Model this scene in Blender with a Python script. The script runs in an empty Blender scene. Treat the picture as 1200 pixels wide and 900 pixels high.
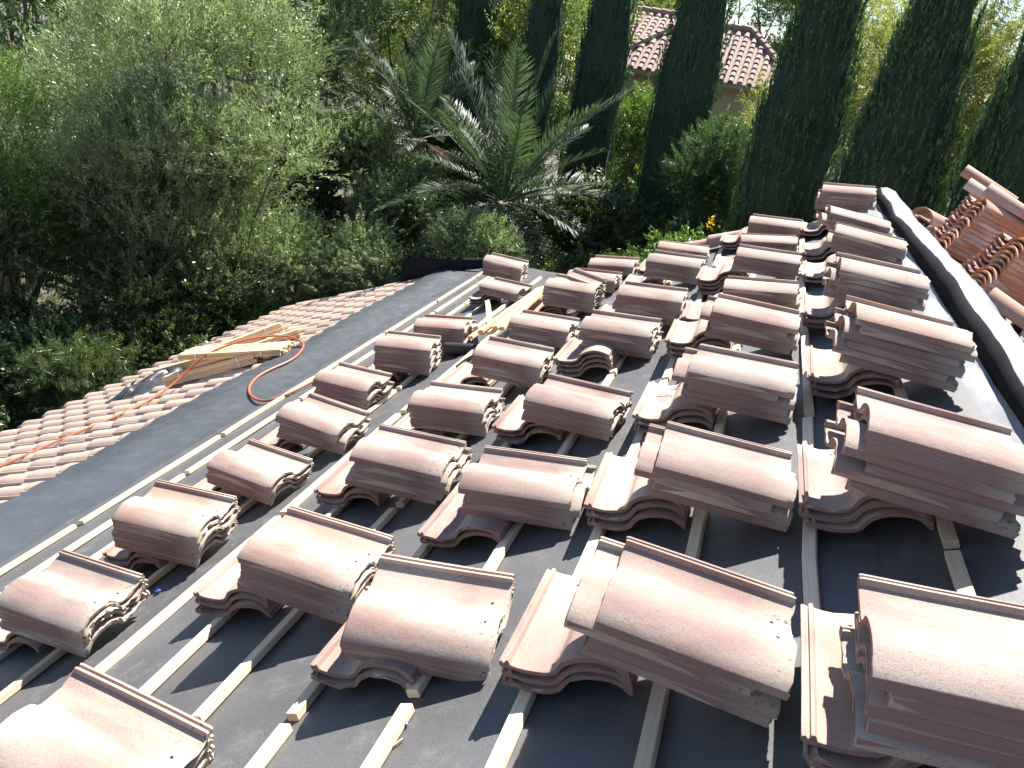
import bpy, math, random
import numpy as np
from mathutils import Matrix, Vector

# ------------------------------------------------------------------ camera, sky, sun
scene = bpy.context.scene
ZC = 7.4                                     # eye height above the garden
cam_d = bpy.data.cameras.new("camera"); cam = bpy.data.objects.new("camera", cam_d)
scene.collection.objects.link(cam); scene.camera = cam
cam_d.sensor_width = 36.0; cam_d.lens = 27.93; cam_d.clip_start = 0.05; cam_d.clip_end = 600
cam.matrix_world = Matrix(((0.93898, -0.24561, 0.24084, 0), (0.31626, 0.34103, -0.88526, 0),
                           (0.13529, 0.9074, 0.39789, ZC), (0, 0, 0, 1)))
SUN_AZ, SUN_EL = math.radians(7), math.radians(50)     # azimuth from +Y towards +X
world = bpy.data.worlds.new("World"); scene.world = world; world.use_nodes = True
wn = world.node_tree.nodes; wl = world.node_tree.links
sky = wn.new("ShaderNodeTexSky"); sky.sky_type = 'NISHITA'; sky.sun_disc = False
sky.sun_elevation = SUN_EL; sky.sun_rotation = SUN_AZ
sky.altitude = 700; sky.air_density = 0.9; sky.dust_density = 0.4; sky.ozone_density = 1.0
wl.new(sky.outputs[0], wn["Background"].inputs[0]); wn["Background"].inputs[1].default_value = 0.07
sun_d = bpy.data.lights.new("sun", 'SUN'); sun_d.energy = 5.0; sun_d.angle = math.radians(0.53)
sun_d.color = (1.0, 0.965, 0.91)
sun = bpy.data.objects.new("sun", sun_d); scene.collection.objects.link(sun)
sd = Vector((math.sin(SUN_AZ)*math.cos(SUN_EL), math.cos(SUN_AZ)*math.cos(SUN_EL), math.sin(SUN_EL)))
sun.rotation_euler = sd.to_track_quat('Z', 'Y').to_euler(); sun.location = (0, 0, 30)
scene.view_settings.view_transform = 'Standard'; scene.view_settings.look = 'None'
scene.view_settings.exposure = 1.6; scene.view_settings.gamma = 1.0
scene.view_settings.use_curve_mapping = False
scene.cycles.use_denoising = True
scene.cycles.max_bounces = 8; scene.cycles.transparent_max_bounces = 8

# ------------------------------------------------------------------ helpers
col = scene.collection
rng = np.random.default_rng(7); rnd = random.Random(11)
P_ROOF = 0.44257; H_ROOF = 1.27833; U0 = -2.59856; SP = 0.345
ES = np.array([math.cos(P_ROOF), 0, math.sin(P_ROOF)])     # up the slope
EV = np.array([0, 1.0, 0])                                 # along the ridge
EN = np.array([-math.sin(P_ROOF), 0, math.cos(P_ROOF)])    # off the roof
ORG = -EN*H_ROOF + np.array([0, 0, ZC])
def R(u, v, w): return ORG + ES*u + EV*v + EN*w
BAS = np.array([ES, EV, EN]).T
U_RIDGE = 0.58
RIDGE = R(U_RIDGE, 0, 0)
# the slope beyond the ridge, mirrored
ES2 = np.array([math.cos(P_ROOF), 0, -math.sin(P_ROOF)]); EN2 = np.array([math.sin(P_ROOF), 0, math.cos(P_ROOF)])
def R2(u, v, w): return RIDGE + ES2*u + EV*v + EN2*w
BAS2 = np.array([ES2, EV, EN2]).T

def tag(o, label=None, cat=None, group=None, kind=None):
    if label: o["label"] = label
    if cat: o["category"] = cat
    if group: o["group"] = group
    if kind: o["kind"] = kind
    return o
def link(name, data, parent=None):
    o = bpy.data.objects.new(name, data); col.objects.link(o)
    if parent is not None: o.parent = parent
    return o
def empty(name, loc=(0, 0, 0)):
    o = bpy.data.objects.new(name, None); col.objects.link(o); o.location = loc; o.empty_display_size = 0.1
    return o
def place(o, basis, loc):
    """world matrix of a top-level object, from three axis columns and a location"""
    m = Matrix.Identity(4)
    for i in range(3):
        for j in range(3): m[i][j] = float(basis[i, j])
        m[i][3] = float(loc[i])
    o.matrix_world = m
    return o
def mesh(name, V, F, mat, smooth=True, sharp=None):
    me = bpy.data.meshes.new(name); me.from_pydata([tuple(map(float, v)) for v in V], [], F); me.update()
    me.materials.append(mat)
    if smooth:
        me.polygons.foreach_set("use_smooth", [True]*len(me.polygons))
        if sharp: me.set_sharp_from_angle(angle=math.radians(sharp))
    return me
class MB:
    def __init__(s): s.v = []; s.f = []
    def add(s, V, F):
        n = len(s.v); s.v += [tuple(map(float, x)) for x in V]; s.f += [tuple(i+n for i in f) for f in F]; return s
    def box(s, c, hx, hy, hz, ax=None):
        A = np.eye(3) if ax is None else np.asarray(ax, float)
        V = [np.asarray(c, float) + A[:, 0]*hx*i + A[:, 1]*hy*j + A[:, 2]*hz*k for i in (-1, 1) for j in (-1, 1) for k in (-1, 1)]
        return s.add(V, [(0, 1, 3, 2), (4, 6, 7, 5), (0, 4, 5, 1), (2, 3, 7, 6), (0, 2, 6, 4), (1, 5, 7, 3)])
    def tube(s, pts, rad, n=8, cap=True):
        pts = [np.asarray(p, float) for p in pts]
        if np.isscalar(rad): rad = [rad]*len(pts)
        V = []; F = []; prev = None
        for i, p in enumerate(pts):
            d = pts[min(i+1, len(pts)-1)] - pts[max(i-1, 0)]; d = d/(np.linalg.norm(d)+1e-9)
            if prev is None:
                a = np.cross(d, (0, 0, 1.)) if abs(d[2]) < .9 else np.cross(d, (1., 0, 0))
            else: a = prev - d*(prev@d)
            a = a/(np.linalg.norm(a)+1e-9); prev = a; b = np.cross(d, a)
            V += [p + rad[i]*(a*math.cos(2*math.pi*k/n) + b*math.sin(2*math.pi*k/n)) for k in range(n)]
        for i in range(len(pts)-1):
            for k in range(n): F.append((i*n+k, i*n+(k+1) % n, (i+1)*n+(k+1) % n, (i+1)*n+k))
        if cap: F.append(tuple(range(n))[::-1]); F.append(tuple((len(pts)-1)*n+k for k in range(n)))
        return s.add(V, F)
    def build(s, name, mat, parent=None, smooth=False, sharp=35):
        return link(name, mesh(name, s.v, s.f, mat, smooth, sharp), parent)

# ------------------------------------------------------------------ materials
def newmat(name):
    m = bpy.data.materials.new(name); m.use_nodes = True
    nt = m.node_tree; return m, nt, nt.nodes["Principled BSDF"]
def N(nt, t, **kw):
    n = nt.nodes.new(t)
    for k, v in kw.items():
        if k in n.inputs: n.inputs[k].default_value = v
        else: setattr(n, k, v)
    return n
def ramp(nt, stops, src=None):
    r = nt.nodes.new("ShaderNodeValToRGB"); e = r.color_ramp.elements
    while len(e) > 1: e.remove(e[-1])
    for i, (p, c) in enumerate(stops):
        x = e[0] if i == 0 else e.new(p)
        x.position = p; x.color = (*c, 1) if len(c) == 3 else c
    if src is not None: nt.links.new(src, r.inputs[0])
    return r
def mixc(nt, fac, a, b, mode='MIX'):
    m = nt.nodes.new("ShaderNodeMix"); m.data_type = 'RGBA'; m.blend_type = mode
    for sock, val in ((m.inputs[0], fac), (m.inputs[6], a), (m.inputs[7], b)):
        if hasattr(val, "is_linked") or isinstance(val, bpy.types.NodeSocket): nt.links.new(val, sock)
        elif isinstance(val, (int, float)): sock.default_value = val
        else: sock.default_value = (*val, 1)
    return m.outputs[2]
def math_(nt, op, a, b=None, clamp=False):
    m = nt.nodes.new("ShaderNodeMath"); m.operation = op; m.use_clamp = clamp
    for i, val in enumerate((a, b)):
        if val is None: continue
        if isinstance(val, bpy.types.NodeSocket): nt.links.new(val, m.inputs[i])
        else: m.inputs[i].default_value = val
    return m.outputs[0]
def coords(nt, shift=True):
    tc = nt.nodes.new("ShaderNodeTexCoord")
    if not shift: return tc.outputs["Object"], None
    oi = nt.nodes.new("ShaderNodeObjectInfo")
    v = nt.nodes.new("ShaderNodeVectorMath"); v.operation = 'MULTIPLY_ADD'
    cmb = nt.nodes.new("ShaderNodeCombineXYZ")
    for i in range(3): nt.links.new(oi.outputs["Random"], cmb.inputs[i])
    nt.links.new(cmb.outputs[0], v.inputs[0]); v.inputs[1].default_value = (37, 53, 91)
    nt.links.new(tc.outputs["Object"], v.inputs[2])
    return v.outputs[0], oi.outputs["Random"], tc.outputs["Object"]
def noise(nt, vec, scale, detail=4, rough=.6, stretch=None):
    n = N(nt, "ShaderNodeTexNoise", Scale=scale, Detail=detail, Roughness=rough)
    if stretch:
        mp = N(nt, "ShaderNodeMapping"); mp.inputs["Scale"].default_value = stretch
        nt.links.new(vec, mp.inputs[0]); vec = mp.outputs[0]
    nt.links.new(vec, n.inputs["Vector"]); return n.outputs["Fac"]
def bump(nt, bsdf, h, strength, dist):
    b = N(nt, "ShaderNodeBump", Strength=strength, Distance=dist)
    nt.links.new(h, b.inputs["Height"]); nt.links.new(b.outputs[0], bsdf.inputs["Normal"])

def tile_material(name, pinks, wash, holes=True, washamt=.75, raw_shade=None):
    m, nt, b = newmat(name)
    vec, rn, oc = coords(nt)
    big = noise(nt, vec, 3.2, 3, .55, (.7, 1.3, 1))
    base = ramp(nt, [(.30, pinks[0]), (.5, pinks[1]), (.70, pinks[2])], big).outputs[0]
    # pale slurry wash in soft lengthwise bands
    wn_ = noise(nt, vec, 5.0, 3, .55, (.45, 1.5, .6))
    wf = ramp(nt, [(.42, (0, 0, 0)), (.66, (1, 1, 1))], wn_).outputs[0]
    c = mixc(nt, math_(nt, 'MULTIPLY', wf, washamt), base, wash)
    sp = noise(nt, vec, 150, 2, .6)
    c = mixc(nt, ramp(nt, [(.60, (0, 0, 0)), (.72, (.55, .55, .55))], sp).outputs[0], c, (.20, .13, .11))
    gr = noise(nt, vec, 320, 2, .6)
    c = mixc(nt, .5, c, ramp(nt, [(.3, (.62, .62, .62)), (.7, (1.25, 1.22, 1.2))], gr).outputs[0], 'MULTIPLY')
    tone = ramp(nt, [(0, (.82, .84, .86)), (.5, (1, 1, 1)), (1, (1.08, 1.03, .97))], rn).outputs[0]
    c = mixc(nt, 1.0, c, tone, 'MULTIPLY')
    if raw_shade is not None:
        # face-only slurry coat: cut edges, painted darker to deepen their shade, show raw concrete
        se = N(nt, "ShaderNodeSeparateXYZ"); nt.links.new(oc, se.inputs[0])
        edge = math_(nt, 'LESS_THAN', se.outputs[1], -.1655)
        edge = math_(nt, 'MAXIMUM', edge, math_(nt, 'LESS_THAN', se.outputs[0], -.2085))
        c = mixc(nt, edge, c, mixc(nt, gr, raw_shade, tuple(x*1.35 for x in raw_shade)))
    if holes:
        # dirt near the head lap, and two nail holes
        sx = N(nt, "ShaderNodeSeparateXYZ"); nt.links.new(oc, sx.inputs[0])
        hm = ramp(nt, [(.10, (0, 0, 0)), (.20, (1, 1, 1))], sx.outputs[0]).outputs[0]
        c = mixc(nt, math_(nt, 'MULTIPLY', hm, .5), c, (.50, .43, .35))
        dn = noise(nt, vec, 62, 3, .7)
        ds = ramp(nt, [(.585, (0, 0, 0)), (.64, (1, 1, 1))], dn).outputs[0]
        dm = noise(nt, vec, 9, 2, .5)
        dsm = math_(nt, 'MULTIPLY', math_(nt, 'MULTIPLY', hm, ds), ramp(nt, [(.48, (0, 0, 0)), (.58, (1, 1, 1))], dm).outputs[0])
        c = mixc(nt, dsm, c, (.10, .075, .05))
        for hx, hy in ((.165, .062), (.17, -.045)):
            d2 = N(nt, "ShaderNodeVectorMath", operation='DISTANCE')
            cx = N(nt, "ShaderNodeCombineXYZ"); nt.links.new(sx.outputs[0], cx.inputs[0]); nt.links.new(sx.outputs[1], cx.inputs[1])
            nt.links.new(cx.outputs[0], d2.inputs[0]); d2.inputs[1].default_value = (hx, hy, 0)
            hf = math_(nt, 'LESS_THAN', d2.outputs["Value"], .0048)
            c = mixc(nt, hf, c, (.03, .022, .018))
    nt.links.new(c, b.inputs["Base Color"])
    b.inputs["Roughness"].default_value = .82; b.inputs["Specular IOR Level"].default_value = .3
    hgt = math_(nt, 'ADD', math_(nt, 'MULTIPLY', gr, .5), noise(nt, vec, 60, 3, .6))
    bump(nt, b, hgt, .35, .0025)
    return m
M = {}
M['tile'] = tile_material('tile_concrete', [(.275, .178, .150), (.335, .225, .185), (.39, .28, .225)], (.50, .42, .35), raw_shade=(.195, .118, .104))
M['tile_old'] = tile_material('tile_weathered', [(.37, .265, .215), (.43, .32, .255), (.48, .38, .31)], (.53, .45, .38), False, .5, raw_shade=(.27, .18, .15))
M['terracotta'] = tile_material('tile_terracotta', [(.40, .19, .12), (.46, .25, .165), (.50, .32, .24)], (.60, .50, .43), False, .8, raw_shade=(.38, .14, .06))

def felt_material(name, c0, c1, dust, rough, spec):
    m, nt, b = newmat(name)
    tc = nt.nodes.new("ShaderNodeTexCoord"); vec = tc.outputs["Object"]
    a = noise(nt, vec, 1.3, 5, .65); f = noise(nt, vec, 240, 2, .6); g = noise(nt, vec, 9, 4, .7)
    c = ramp(nt, [(.3, c0), (.7, c1)], a).outputs[0]
    c = mixc(nt, ramp(nt, [(.55, (0, 0, 0)), (.8, (.5, .5, .5))], g).outputs[0], c, dust)
    c = mixc(nt, .6, c, ramp(nt, [(.3, (.6, .6, .6)), (.7, (1.35, 1.35, 1.35))], f).outputs[0], 'MULTIPLY')
    nt.links.new(c, b.inputs["Base Color"])
    r = ramp(nt, [(.3, (rough-.06,)*3), (.7, (rough+.08,)*3)], g).outputs[0]
    nt.links.new(r, b.inputs["Roughness"]); b.inputs["Specular IOR Level"].default_value = spec
    bump(nt, b, math_(nt, 'ADD', f, math_(nt, 'MULTIPLY', g, 2.0)), .3, .002)
    return m
M['felt'] = felt_material('roofing_felt', (.054, .053, .055), (.098, .096, .096), (.21, .195, .175), .56, .6)
M['felt_new'] = felt_material('new_roofing_felt', (.040, .044, .053), (.055, .060, .070), (.075, .08, .088), .44, 1.0)
M['felt_black_shade'] = felt_material('black_felt_shade', (.010, .010, .012), (.018, .018, .021), (.03, .03, .03), .8, .05)
M['felt_ridge'] = felt_material('ridge_membrane', (.13, .135, .15), (.18, .187, .205), (.26, .26, .275), .52, 1.0)
def wood_material(name, a, b_, c_):
    m, nt, b = newmat(name)
    vec, rn, oc = coords(nt)
    w = noise(nt, vec, 18, 5, .6, (6, .35, 6))
    c = ramp(nt, [(.25, a), (.55, b_), (.8, c_)], w).outputs[0]
    tone = ramp(nt, [(0, (.78, .74, .68)), (1, (1.1, 1.08, 1.05))], rn).outputs[0]
    c = mixc(nt, 1.0, c, tone, 'MULTIPLY')
    kn = noise(nt, vec, 7, 2, .5)
    c = mixc(nt, ramp(nt, [(.72, (0, 0, 0)), (.78, (.7, .7, .7))], kn).outputs[0], c, (.22, .12, .06))
    nt.links.new(c, b.inputs["Base Color"]); b.inputs["Roughness"].default_value = .7
    bump(nt, b, w, .2, .002)
    return m
M['wood'] = wood_material('batten_wood', (.58, .45, .30), (.70, .58, .43), (.76, .66, .52))
M['wood_new'] = wood_material('lumber_wood', (.54, .38, .21), (.63, .47, .29), (.70, .56, .38))
def plain(name, c, rough=.6, metal=0, nsc=30, var=.25, spec=.5):
    m, nt, b = newmat(name); vec, rn, oc = coords(nt)
    n = noise(nt, vec, nsc, 4, .6)
    cc = ramp(nt, [(.3, tuple(x*(1-var) for x in c)), (.7, tuple(min(1, x*(1+var)) for x in c))], n).outputs[0]
    nt.links.new(cc, b.inputs["Base Color"]); b.inputs["Roughness"].default_value = rough
    b.inputs["Metallic"].default_value = metal; b.inputs["Specular IOR Level"].default_value = spec
    bump(nt, b, n, .15, .003)
    return m
M['stucco'] = plain('stucco_wall', (.50, .40, .29), .9, 0, 60, .12)
M['blockwall'] = plain('block_wall', (.17, .11, .08), .9, 0, 14, .2)
M['hose'] = plain('orange_hose', (.50, .12, .05), .45, 0, 20, .15)
M['blue'] = plain('blue_plastic', (.05, .09, .40), .35, 0, 20, .15)
M['pipe'] = plain('black_pipe', (.025, .025, .028), .4, 0, 20, .2)
M['bag'] = plain('grey_plastic_sheet', (.045, .045, .05), .42, 0, 8, .5)
M['strap'] = plain('white_strap', (.7, .7, .68), .5)
M['pencil'] = plain('pencil_mark', (.10, .09, .08), .8)
M['fascia'] = plain('painted_fascia', (.35, .27, .20), .7)
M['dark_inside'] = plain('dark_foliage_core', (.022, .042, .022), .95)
def bark(name, a, b_):
    m, nt, b = newmat(name); vec, rn, oc = coords(nt)
    n = noise(nt, vec, 14, 5, .7, (2, 2, .5))
    nt.links.new(ramp(nt, [(.3, a), (.7, b_)], n).outputs[0], b.inputs["Base Color"])
    b.inputs["Roughness"].default_value = .9; bump(nt, b, n, .6, .02)
    return m
M['bark'] = bark('bark', (.07, .045, .032), (.20, .14, .10))
M['palmbark'] = bark('palm_bark', (.10, .07, .045), (.26, .19, .12))
def leaf_material(name, stops, rough=.45, trans=.35, spec=.5, tcol=(1.25, 1.25, .5)):
    m, nt, b = newmat(name)
    at = nt.nodes.new("ShaderNodeAttribute"); at.attribute_name = "tint"
    c = ramp(nt, stops, at.outputs["Fac"]).outputs[0]
    nt.links.new(c, b.inputs["Base Color"]); b.inputs["Roughness"].default_value = rough
    b.inputs["Specular IOR Level"].default_value = spec
    tr = nt.nodes.new("ShaderNodeBsdfTranslucent")
    nt.links.new(mixc(nt, 1.0, c, tcol, 'MULTIPLY'), tr.inputs[0])
    mx = nt.nodes.new("ShaderNodeMixShader"); mx.inputs[0].default_value = trans
    nt.links.new(b.outputs[0], mx.inputs[1]); nt.links.new(tr.outputs[0], mx.inputs[2])
    nt.links.new(mx.outputs[0], nt.nodes["Material Output"].inputs[0])
    return m
M['olive'] = leaf_material('olive_leaf', [(0, (.11, .15, .075)), (.45, (.19, .25, .125)), (.75, (.31, .37, .23)), (1, (.52, .57, .46))], .36, .46, .7, (1.05, 1.15, .65))
M['bright'] = leaf_material('bright_leaf', [(0, (.065, .13, .035)), (.6, (.13, .22, .06)), (1, (.22, .31, .10))], .42, .42)
M['yellowgreen'] = leaf_material('yellowgreen_leaf', [(0, (.10, .14, .05)), (.6, (.18, .235, .085)), (1, (.30, .34, .15))], .45, .46, .5, (1.15, 1.2, .6))
M['shrub'] = leaf_material('dark_shrub_leaf', [(0, (.04, .062, .028)), (.6, (.085, .13, .052)), (1, (.17, .22, .10))], .38, .38, .6)
M['cypress'] = leaf_material('cypress_spray', [(0, (.035, .068, .034)), (.6, (.065, .118, .055)), (1, (.12, .18, .085))], .55, .25, .4, (1.05, 1.2, .7))
M['pine'] = leaf_material('pine_needle', [(0, (.13, .15, .06)), (.6, (.24, .27, .11)), (1, (.40, .39, .19))], .5, .52)
M['pinegreen'] = leaf_material('young_pine_needle', [(0, (.04, .075, .03)), (.6, (.075, .135, .05)), (1, (.14, .21, .08))], .5, .36, .5, (1.1, 1.2, .6))
M['frond'] = leaf_material('palm_leaflet', [(0, (.04, .065, .038)), (.6, (.075, .11, .062)), (1, (.14, .18, .11))], .5, .32, .22, (1.0, 1.15, .65))
M['deadfrond'] = leaf_material('dead_palm_leaflet', [(0, (.26, .21, .15)), (.6, (.42, .36, .28)), (1, (.60, .55, .48))], .5, .4, .5, (1.1, 1, .85))
M['flower'] = leaf_material('yellow_petal', [(0, (.6, .38, .02)), (1, (.75, .55, .03))], .5, .3)
def soil():
    m, nt, b = newmat('garden_soil'); tc = nt.nodes.new("ShaderNodeTexCoord"); vec = tc.outputs["Object"]
    n = noise(nt, vec, .5, 6, .7); g = noise(nt, vec, 12, 4, .7)
    c = ramp(nt, [(.3, (.05, .045, .03)), (.55, (.10, .085, .06)), (.75, (.06, .07, .03))], n).outputs[0]
    c = mixc(nt, .7, c, ramp(nt, [(.3, (.6, .6, .6)), (.7, (1.3, 1.3, 1.3))], g).outputs[0], 'MULTIPLY')
    nt.links.new(c, b.inputs["Base Color"]); b.inputs["Roughness"].default_value = .95; bump(nt, b, g, .6, .03)
    return m
M['soil'] = soil()

# ------------------------------------------------------------------ ground
gs = 260.0
ground = link("ground", mesh("ground", [(-gs, -gs, 0), (gs, -gs, 0), (gs, gs, 0), (-gs, gs, 0)], [(0, 1, 2, 3)], M['soil'], False))
tag(ground, kind="structure")

# ------------------------------------------------------------------ the house being re-roofed
house = empty("house", (RIDGE[0], 4.0, 0))
tag(house, "house with its roof stripped to dark felt and wooden battens", "house")
hinv = Matrix.Translation((-RIDGE[0], -4.0, 0))
def hpart(o, parent=None):
    """parent a world-space mesh to the house (or one of its parts) without moving it"""
    p = parent or house
    o.parent = p
    o.matrix_parent_inverse = (Matrix.Translation((RIDGE[0], 4.0, 0)) if p is house else p["_mw"]).inverted() if False else Matrix.Identity(4)
    return o
def to_house(V): return [(x-RIDGE[0], y-4.0, z) for x, y, z in V]
U_EAVE, U_FELT = -8.62, -5.17
def vfar(u): return float(np.interp(u, [-9, -5.9, -4.1, -2.4, -.4, .2, .6], [11.6, 10.75, 10.35, 7.85, 7.72, 7.95, 8.3]))
def vnear(u): return -2.2
# deck slab (plywood) with the two slopes, and walls
def slab(name, Rf, ua, ub, va, vb_f, th, mat):
    us = np.linspace(ua, ub, 40); V = []
    for u in us: V += [Rf(u, va, -.012), Rf(u, vb_f(u), -.012), Rf(u, vb_f(u), -.012-th), Rf(u, va, -.012-th)]
    F = [(i*4+k, i*4+(k+1) % 4, i*4+4+(k+1) % 4, i*4+4+k) for i in range(39) for k in range(4)] + [(3, 2, 1, 0), (156, 157, 158, 159)]
    return link(name, mesh(name, to_house(V), F, mat, False), house)
deck = slab("roof_deck", R, U_EAVE+.1, U_RIDGE-.012, -2.2, vfar, .06, M['fascia'])
def vfar2(u): return 8.3
deck2 = slab("far_slope_deck", R2, .012, 6.0, -2.2, vfar2, .06, M['fascia'])
xw0, xw1 = R(U_EAVE+.7, 0, 0)[0], R2(5.4, 0, 0)[0]
zt0, zt1 = R(U_EAVE+.7, 0, -.10)[2], R2(5.4, 0, -.10)[2]
zr = RIDGE[2]-.12
wb = MB()
prof = [(xw0, 0), (xw1, 0), (xw1, zt1), (RIDGE[0], zr), (xw0, zt0)]
V = [(x, -1.8, z) for x, z in prof] + [(x, 7.45, z) for x, z in prof]
wb.add(to_house(V), [(0, 1, 2, 3, 4), (9, 8, 7, 6, 5)] + [(i, 5+i, 5+(i+1) % 5, (i+1) % 5) for i in range(5)])
wb.build("wall", M['stucco'], house)

# underlayment laid in lapped courses
def felt_sheet(name, ua, ub, mat, seed, extra=None, nu=14, nv=150, amp=.0035):
    r = np.random.default_rng(seed)
    us = np.linspace(ua-.11, ub, nu); ts = np.linspace(0, 1, nv)
    ph = r.uniform(0, 6.28, 8); fr = r.uniform(.8, 5, 8)
    V = []
    for i, u in enumerate(us):
        k = (u-us[0])/(us[-1]-us[0])
        for t in ts:
            v = -2.2 + t*(vfar(u)+2.2 + .03)
            w = .0075*(1-k) + .0035
            w += amp*sum(math.sin(fr[j]*v*1.3+ph[j]+u*fr[-j-1]*.9) for j in range(4))*.35*min(1, k*3+.25)
            if extra: w += extra(u, v)
            V.append(R(u + .004*math.sin(v*9+ph[0]), v, w))
    F = [(i*nv+j, (i+1)*nv+j, (i+1)*nv+j+1, i*nv+j+1) for i in range(nu-1) for j in range(nv-1)]
    return link(name, mesh(name, to_house(V), F, mat, True), house)
def lift(u, v):
    k = min(1, max(0, (-4.40-u)/.70)); k = k*k*(3-2*k)
    q = min(1, max(0, (-4.85-u)/.4))
    return .128*k + .010*math.sin(v*21.1+.6)*q + .010*math.sin(v*2.1+u*3)*q
bnd = [U_FELT, -4.46, -3.55, -2.62, -1.70, -.78, .10, .46]
for i in range(len(bnd)-1):
    felt_sheet("felt_sheet", bnd[i], bnd[i+1], M['felt_new' if i == 0 else 'felt'], 30+i, lift if i < 1 else None, 26 if i == 0 else 12)
# membrane folded over the ridge nailer
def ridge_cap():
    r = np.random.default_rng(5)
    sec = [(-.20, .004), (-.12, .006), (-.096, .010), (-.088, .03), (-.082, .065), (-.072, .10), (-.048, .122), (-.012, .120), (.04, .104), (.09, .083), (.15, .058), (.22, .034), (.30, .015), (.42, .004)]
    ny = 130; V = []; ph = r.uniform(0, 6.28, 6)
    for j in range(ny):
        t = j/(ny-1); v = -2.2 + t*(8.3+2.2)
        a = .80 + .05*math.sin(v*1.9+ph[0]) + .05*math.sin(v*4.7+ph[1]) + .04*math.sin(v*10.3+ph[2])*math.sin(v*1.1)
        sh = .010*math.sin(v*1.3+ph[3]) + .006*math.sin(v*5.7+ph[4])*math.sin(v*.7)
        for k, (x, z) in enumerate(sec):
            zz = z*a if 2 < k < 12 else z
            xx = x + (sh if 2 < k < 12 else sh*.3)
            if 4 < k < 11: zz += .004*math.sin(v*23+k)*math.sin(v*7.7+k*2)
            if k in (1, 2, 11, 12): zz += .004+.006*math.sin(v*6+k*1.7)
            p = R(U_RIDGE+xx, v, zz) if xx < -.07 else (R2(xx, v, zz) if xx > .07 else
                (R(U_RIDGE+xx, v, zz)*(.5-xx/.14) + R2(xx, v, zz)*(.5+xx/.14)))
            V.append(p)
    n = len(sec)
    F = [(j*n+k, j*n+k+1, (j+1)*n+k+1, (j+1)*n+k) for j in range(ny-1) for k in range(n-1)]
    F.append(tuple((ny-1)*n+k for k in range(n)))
    me = mesh("ridge_membrane", to_house(V), F, M['felt_ridge'], True, 70); me.materials.append(M['felt_black_shade'])
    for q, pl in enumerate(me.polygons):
        if 2 <= q % (n-1) <= 5 and q < len(F)-1: pl.material_index = 1       # shade on the near face of the fold, painted in as near-black felt
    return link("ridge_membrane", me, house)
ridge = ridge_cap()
# upturned felt flap at the far end of the eave strip
fl = MB(); nv = 22
V = []
for j in range(nv):
    t = j/(nv-1); u = -5.95 + t*1.95; v = vfar(u)-.12 - .05*math.sin(t*5)
    for k, hgt in enumerate((0, .1, .2, .27+.02*math.sin(t*9))):
        V.append(R(u, v + .012*k*math.sin(t*7+k), .03+lift(u, v)*.6) + np.array([0, .01*k, hgt*1.3*(1-.82*t)]))
fl.add(to_house(V), [(j*4+k, j*4+k+1, (j+1)*4+k+1, (j+1)*4+k) for j in range(nv-1) for k in range(3)])
flap = fl.build("felt_flap", M['felt_black_shade'], house, True)
md = flap.modifiers.new("solid", 'SOLIDIFY'); md.thickness = .004

# battens, 38 x 26 mm, in lengths of about 1.3 m with gaps
def stick_mesh(name, Ls, wd, hg, mat, seed):
    r = np.random.default_rng(seed)
    V = []; F = []; n = 6; e = .0025
    for i in range(n):
        y = -Ls/2 + Ls*i/(n-1); dx = r.normal(0, .0015); dz = r.normal(0, .0008)
        for (x, z) in ((-wd/2+e, 0), (wd/2-e, 0), (wd/2, e), (wd/2, hg-e), (wd/2-e, hg), (-wd/2+e, hg), (-wd/2, hg-e), (-wd/2, e)):
            V.append((x+dx, y, z+dz))
    for i in range(n-1):
        for k in range(8): F.append((i*8+k, i*8+(k+1) % 8, (i+1)*8+(k+1) % 8, (i+1)*8+k))
    F.append(tuple(range(8))[::-1]); F.append(tuple((n-1)*8+k for k in range(8)))
    return mesh(name, V, F, mat, False)
batten_meshes = {}
def batten(u, va, vb, yaw=0):
    Ls = round(vb-va, 2); key = (Ls, rnd.randrange(3))
    if key not in batten_meshes: batten_meshes[key] = stick_mesh("batten", Ls, .038, .026, M['wood'], len(batten_meshes))
    o = link("batten", batten_meshes[key])
    c, s_ = math.cos(yaw), math.sin(yaw)
    B = BAS @ np.array([[c, -s_, 0], [s_, c, 0], [0, 0, 1]])
    pos = R(u, (va+vb)/2, .0105); pos = pos - np.array([RIDGE[0], 4.0, 0])
    place(o, B, pos); mw = o.matrix_world.copy()
    o.parent = house; o.matrix_basis = mw
gap0 = {-4.97: 3.06, -4: 3.65, -3: 2.4, -2: 2.9, -1: 3.4, 0: 2.81, 1: 2.2, 2: 2.74, 3: 1.43, 4: 1.505, 5: 3.88, 6: 2.95, 7: 3.1, 8: 2.05}
for k, g in gap0.items():
    u = U0 + k*SP
    if k == -4.97: u = -4.29
    lim = vfar(u)-.35
    starts = []; v = g
    while v > -1.2: v -= 1.32
    while v < lim:
        a = v + .02 + rnd.uniform(0, .012); b = min(v+1.32-.02, lim)
        if b-a > .25: batten(u + rnd.uniform(-.006, .006), a, b, rnd.uniform(-.006, .006))
        v += 1.32

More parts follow.
